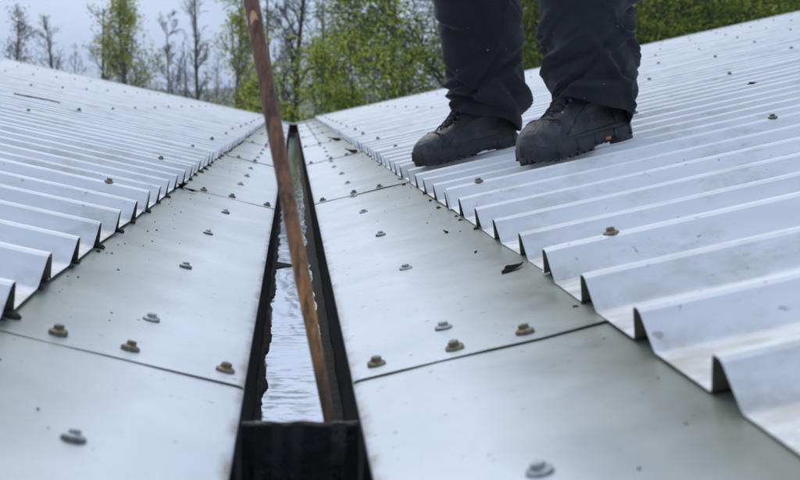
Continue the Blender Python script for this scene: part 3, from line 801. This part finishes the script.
# sludge lumps at the rib feet of both eaves
rnd = random.Random(5)
vs = []; fs = []
def lump(vs, fs, c, r):
    n0 = len(vs); s = rnd.random()*50
    for i in range(5):
        ph = math.pi*i/4
        for j in range(7):
            a = 2*math.pi*j/7; q = Vector((math.sin(ph)*math.cos(a), math.sin(ph)*math.sin(a), .6*math.cos(ph))); vs.append(c+q*r*(1+.5*noise.noise(q*1.7+Vector((s, s, s)))))
    for i in range(4):
        for j in range(7): a = n0+i*7+j; b_ = n0+i*7+(j+1) % 7; fs.append((a, b_, b_+7, a+7))
for sd_, xe, y0 in ((1, XER, yr0), (-1, XEL, yl0)):
    vs = []; fs = []; y = y0
    while y < 9:
        if y > .5:
            for k in range(rnd.choice((1, 2, 3, 4)) if sd_ < 0 else rnd.choice((0, 0, 1, 1, 2))):
                yy = y+rnd.gauss(0, .03); xx = xe-sd_*abs(rnd.gauss(0, .006)) + sd_*.004
                lump(vs, fs, Vector((xx, yy, flash_z(xx)+.001)), rnd.uniform(.003, .0105 if sd_ < 0 else .007))
            for k in range(4 if sd_ < 0 else 2):
                yy = y+rnd.uniform(-.1, .1); xx = xe-sd_*abs(rnd.gauss(0, .05)) + sd_*.004
                lump(vs, fs, Vector((xx, yy, flash_z(xx)+.0004)), rnd.uniform(.0006, .0020))
        y += PITCH
    o = link('dirt', recalc(mesh('dirt', vs, fs, M['dirt'], smooth=True)))
    tag(o, 'dark dirt crumbs gathered along the edge of the '+('roof under the person' if sd_ > 0 else 'empty roof'), 'dirt', kind='stuff')

# ------------------------------------------------------------------ trees
def grow_tree(rnd, h, trunk_r, spread, nl, first, up_bias, depth=3, twig=1.0, lean=0., leafn=0, leafs=.08, droop=0., crowd=1.0, ang=(28, 62), tmin=.0065):
    wood = MB(); LP = []
    def branch(p, d, L, r, lev, segs):
        pts = [p.copy()]; rad = [r]; q = p.copy(); dd = d.copy()
        for i in range(segs):
            dd = (dd + Vector((rnd.gauss(0, 1), rnd.gauss(0, 1), rnd.gauss(0, .6)))*(.028 if lev == 0 else .16) + Vector((0, 0, up_bias*(.5 if lev else .2) - droop*(lev >= 2)*.25))).normalized()
            q = q+dd*(L/segs); pts.append(q.copy()); rad.append(max(tmin, r*(1-(i+1)/segs*(.86 if lev else .82))))
        wood.tube(pts, rad, (8, 5, 4, 3)[min(lev, 3)], cap=False)
        if lev >= depth-1 and leafn:
            for k in range(leafn):
                t = rnd.uniform(.15, 1.); i = min(int(t*segs), segs-1); LP.append(pts[i].lerp(pts[i+1], t*segs-i)+Vector((rnd.gauss(0, 1), rnd.gauss(0, 1), rnd.gauss(0, 1)))*leafs*1.5)
        if lev < depth:
            n = int((nl, nl*.55, nl*.38, 3)[min(lev, 3)]*rnd.uniform(.8, 1.2)*(crowd if lev else 1))
            for k in range(max(n, 2)):
                t = (first+(1-first)*(k+rnd.random())/n) if lev == 0 else rnd.uniform(.2, 1.)
                t = min(t, .99); i = min(int(t*segs), segs-1); bp_ = pts[i].lerp(pts[i+1], t*segs-i)
                ax = (pts[i+1]-pts[i]).normalized(); az = rnd.uniform(0, 2*math.pi)
                o = ax.orthogonal().normalized(); o = Matrix.Rotation(az, 3, ax) @ o
                an = R(rnd.uniform(*ang)) if lev == 0 else R(rnd.uniform(22, 55))
                nd = (ax*math.cos(an)+o*math.sin(an)).normalized()
                cl = (spread*(1.05-.75*(t-first)/(1-first))*rnd.uniform(.6, 1.1)) if lev == 0 else L*rnd.uniform(.35, .6)
                rr_ = max(tmin, rad[i]*(.55 if lev == 0 else .6))
                branch(bp_, nd, cl, rr_, lev+1, (7, 5, 4, 3)[min(lev+1, 3)])
    branch(Vector((0, 0, 0)), Vector((lean, 0, 1)).normalized(), h, trunk_r, 0, 12)
    return wood, LP
def leaf_mesh(name, P, rnd, size, mat, cluster=1, spread=.1):
    vs = []; fs = []
    for p in P:
        for k in range(cluster):
            c = p+Vector((rnd.gauss(0, spread), rnd.gauss(0, spread), rnd.gauss(0, spread*.8))) if cluster > 1 else p
            n = Vector((rnd.gauss(0, 1), rnd.gauss(0, 1), rnd.gauss(.5, 1))).normalized(); u = n.orthogonal().normalized(); u = Matrix.Rotation(rnd.uniform(0, 6.28), 3, n) @ u; v = n.cross(u)
            s = size*rnd.uniform(.6, 1.3); i = len(vs)
            vs += [c-u*s*.55, c+v*s*.3+n*s*.06, c+u*s*.6, c-v*s*.3+n*s*.06]; fs.append((i, i+1, i+2, i+3))
    return mesh(name, vs, fs, mat)
def tree(name, u, Y, topv, label, seed, leaf=None, leafn=0, leafs=.07, cluster=1, lspread=.1, bark='bark_grey', spread=1.6, nl=16, first=.35, up=.18, depth=3, tr=None, lean=0., cat='tree', group=None, droop=0., crowd=1.0, base=GROUND, ang=(28, 62), tmin=.0065):
    rnd = random.Random(seed); X = (u-293)*Y/1300; h = H-(topv-104)*Y/1300-base
    wood, LP = grow_tree(rnd, h, tr or h*.0145, spread, nl, first, up, depth, lean=lean, leafn=leafn if leaf else 0, leafs=leafs, droop=droop, crowd=crowd, ang=ang, tmin=tmin)
    r = tag(empty(name, (X, Y, base-.05)), label, cat, group)
    
    me = mesh('trunk', wood.v, wood.f, M[bark], smooth=True); link('trunk', me, r)
    if leaf: link('crown', leaf_mesh('crown', LP, rnd, leafs, M[leaf], cluster, lspread), r)
    return r
GL = 'thin spring trees beyond the roofs'
def thin(name, u, Y, tv, lab, seed, leaf=None, leafn=0, spread=1.7, nl=14, first=.42, tr=None, lean=0., bark='bark_grey', leafs=.085, group=GL, crowd=1.02, up=.14, tmin=.0055):
    return tree(name, u, Y, tv, lab, seed, leaf, leafn, leafs, 1, .1, bark, spread, nl, first, up, 3, tr, lean, group=group, crowd=crowd, ang=(16, 42), tmin=tmin)
thin('bare_tree', 16, 44, 20, 'low tree with pale grey blossom above the outermost empty roof corner', 1, 'blossom', 2)
thin('bare_tree', 58, 42, 22, 'small bare tree standing alone next to the pale blossom tree', 2, nl=13)
thin('bare_tree', 91, 40, 6, 'bare tree with a slim straight stem beside the many-twigged one', 3, spread=1.3, nl=12)
thin('bare_tree', 111, 40, 10, 'bare many-twigged tree next to the bright yellow-green one', 4, spread=1.4, nl=16)
thin('leafy_tree', 142, 38, -2, 'bright yellow-green spring tree between bare trees', 5, 'leaf_spring', 4, spread=1.9, nl=17, first=.45)
thin('bare_tree', 170, 40, 20, 'thin short bare tree beside the bright yellow-green one', 6, spread=1.3, nl=16, tr=.06)
thin('bare_tree', 204, 38, -4, 'tall thin bare tree with a leaning stem', 7, spread=1.5, nl=14, lean=-.03)
thin('leafy_tree', 230, 36, -8, 'yellow-green spring tree with loose leaves beside the wooden pole', 8, 'leaf_spring', 4, spread=1.7, nl=16, first=.42)
thin('bare_tree', 242, 37, 10, 'slim dark stem in front of the yellow-green tree beside the pole', 9, spread=1.0, nl=9, tr=.06, bark='bark_dark')
thin('bare_tree', 279, 39, -10, 'bare grey tree directly behind the wooden pole', 10)
thin('bare_tree', 306, 32, -70, 'large dark bare tree with forking limbs above the gutter end', 12, spread=2.2, nl=18, first=.36, bark='bark_dark', tr=.12)
thin('bare_tree', 334, 41, -6, 'pale bare tree between the large dark bare tree and the green branches', 13)
FL = 'faint bare trees in the farther row'
for i, (u, tv, lab) in enumerate([
    (37, 62, 'faint far bare tree between the blossom tree and the small lone bare tree'),
    (76, 50, 'faint far bare tree behind the slim straight bare stem'),
    (127, 44, 'faint far bare tree behind the bright yellow-green tree'),
    (186, 40, 'faint far bare tree behind the leaning bare stem'),
    (216, 56, 'faint far bare tree behind the loose-leaved yellow-green tree'),
    (260, 40, 'faint far bare tree half hidden by the wooden pole'),
    (292, 50, 'faint far bare tree behind the large dark bare one'),
    (322, 40, 'faint far bare tree behind the pale bare one')]):
    thin('bare_tree', u, 60+7*(i % 3), tv, lab, 200+i, spread=1.9, nl=10, first=.45, group=FL, tr=.09, tmin=.0065)
GS = 'shrubs behind the far roof end'
for i, (u, Y, tv, lf, lab) in enumerate([
    (292, 21.5, 84, 'leaf_green', 'low green shrub right at the far end of the gutter'),
    (255, 30, 92, 'leaf_yellow', 'low yellow-leaved shrub behind the roof corner by the pole'),
    (318, 22.5, 62, 'leaf_green', 'light green shrub between the gutter end and the large green trees'),
    (352, 22, 58, 'leaf_green', 'green shrub with arching twigs behind the roof edge'),
    (350, 30, 76, 'leaf_yellow', 'yellow-green shrub deep behind the arching shrub'),
    (395, 23, 50, 'leaf_green', 'dense green shrub left of the person\'s legs'),
    (86, 44, 60, 'leaf_yellow', 'sparse yellow shrub at the foot of the bare trees'),
    (215, 42, 70, 'leaf_spring', 'sparse bright shrub at the foot of the leaning bare tree')]):
    lab = lab.replace("left of the person's legs", "below the large spreading green tree")
    tree('shrub', u, Y, tv, lab, 40+i, lf, 2, .062 if Y < 26 else .07, 4 if Y < 26 else 1, .12, 'bark_dark', 1.5 if Y < 40 else .8, 13, .3, .10, 2 if Y > 40 else 3, .04, cat='shrub', group=GS, crowd=.9)
GR = 'large green trees behind the person'
for i, (u, Y, h, sp, lf, lab) in enumerate([
    (470, 25, 8.8, 3.8, 'leaf_green', 'spreading green tree with airy outer branches behind the person\'s legs'),
    (402, 29, 9, 3.0, 'leaf_green', 'airy green tree whose twigs show against the sky'),
    (545, 23.5, 7.8, 2.6, 'leaf_green', 'green tree seen between the person\'s legs'),
    (600, 27, 8.8, 3.2, 'leaf_deep', 'deep green tree rising behind the person\'s heel'),
    (640, 24, 8.2, 2.7, 'leaf_deep', 'dark green tree whose trunk rises next to the person\'s left leg'),
    (676, 22.5, 8.6, 2.8, 'leaf_green', 'green tree with a thick dark trunk above the roof edge'),
    (735, 24, 8.0, 2.9, 'leaf_deep', 'deep green tree beyond the thick-trunked one'),
    (790, 22.5, 7.8, 2.8, 'leaf_green', 'bright green tree above the upper roof corner'),
    (700, 31, 9.6, 3.6, 'leaf_deep', 'dense dark tree filling the gap behind the thick-trunked one'),
    (560, 33, 10, 3.8, 'leaf_deep', 'dense dark tree behind the tree between the legs'),
    (840, 29, 9.4, 3.6, 'leaf_deep', 'dark tree outermost above the upper roof corner'),
    ]):
    topv = 104-(h+GROUND-H)*1300/Y
    airy = u in (470, 402)
    tree('green_tree', u, Y, topv, lab, 70+i, lf, 2 if airy else 3, .068 if Y < 28 else .085, 4 if airy else 5, .13, 'bark_dark', sp, 22, .28, .05, 3, .15 if u in (676, 640) else .11, group=GR, droop=.3, crowd=.95)

# ------------------------------------------------------------------ hazy air
b = MB(); b.box((0, 260, 7), (1640, 1160, 30))
hz = bpy.data.materials.new('haze'); hz.use_nodes = True; hn = hz.node_tree; hn.nodes.clear()
pv = hn.nodes.new('ShaderNodeVolumePrincipled'); pv.inputs['Color'].default_value = (.92, .965, 1, 1); pv.inputs['Density'].default_value = .0010
mo = hn.nodes.new('ShaderNodeOutputMaterial'); hn.links.new(pv.outputs[0], mo.inputs['Volume'])
tag(b.build('haze', hz), 'thin bluish spring haze over the far trees and hills', 'haze', kind='stuff')
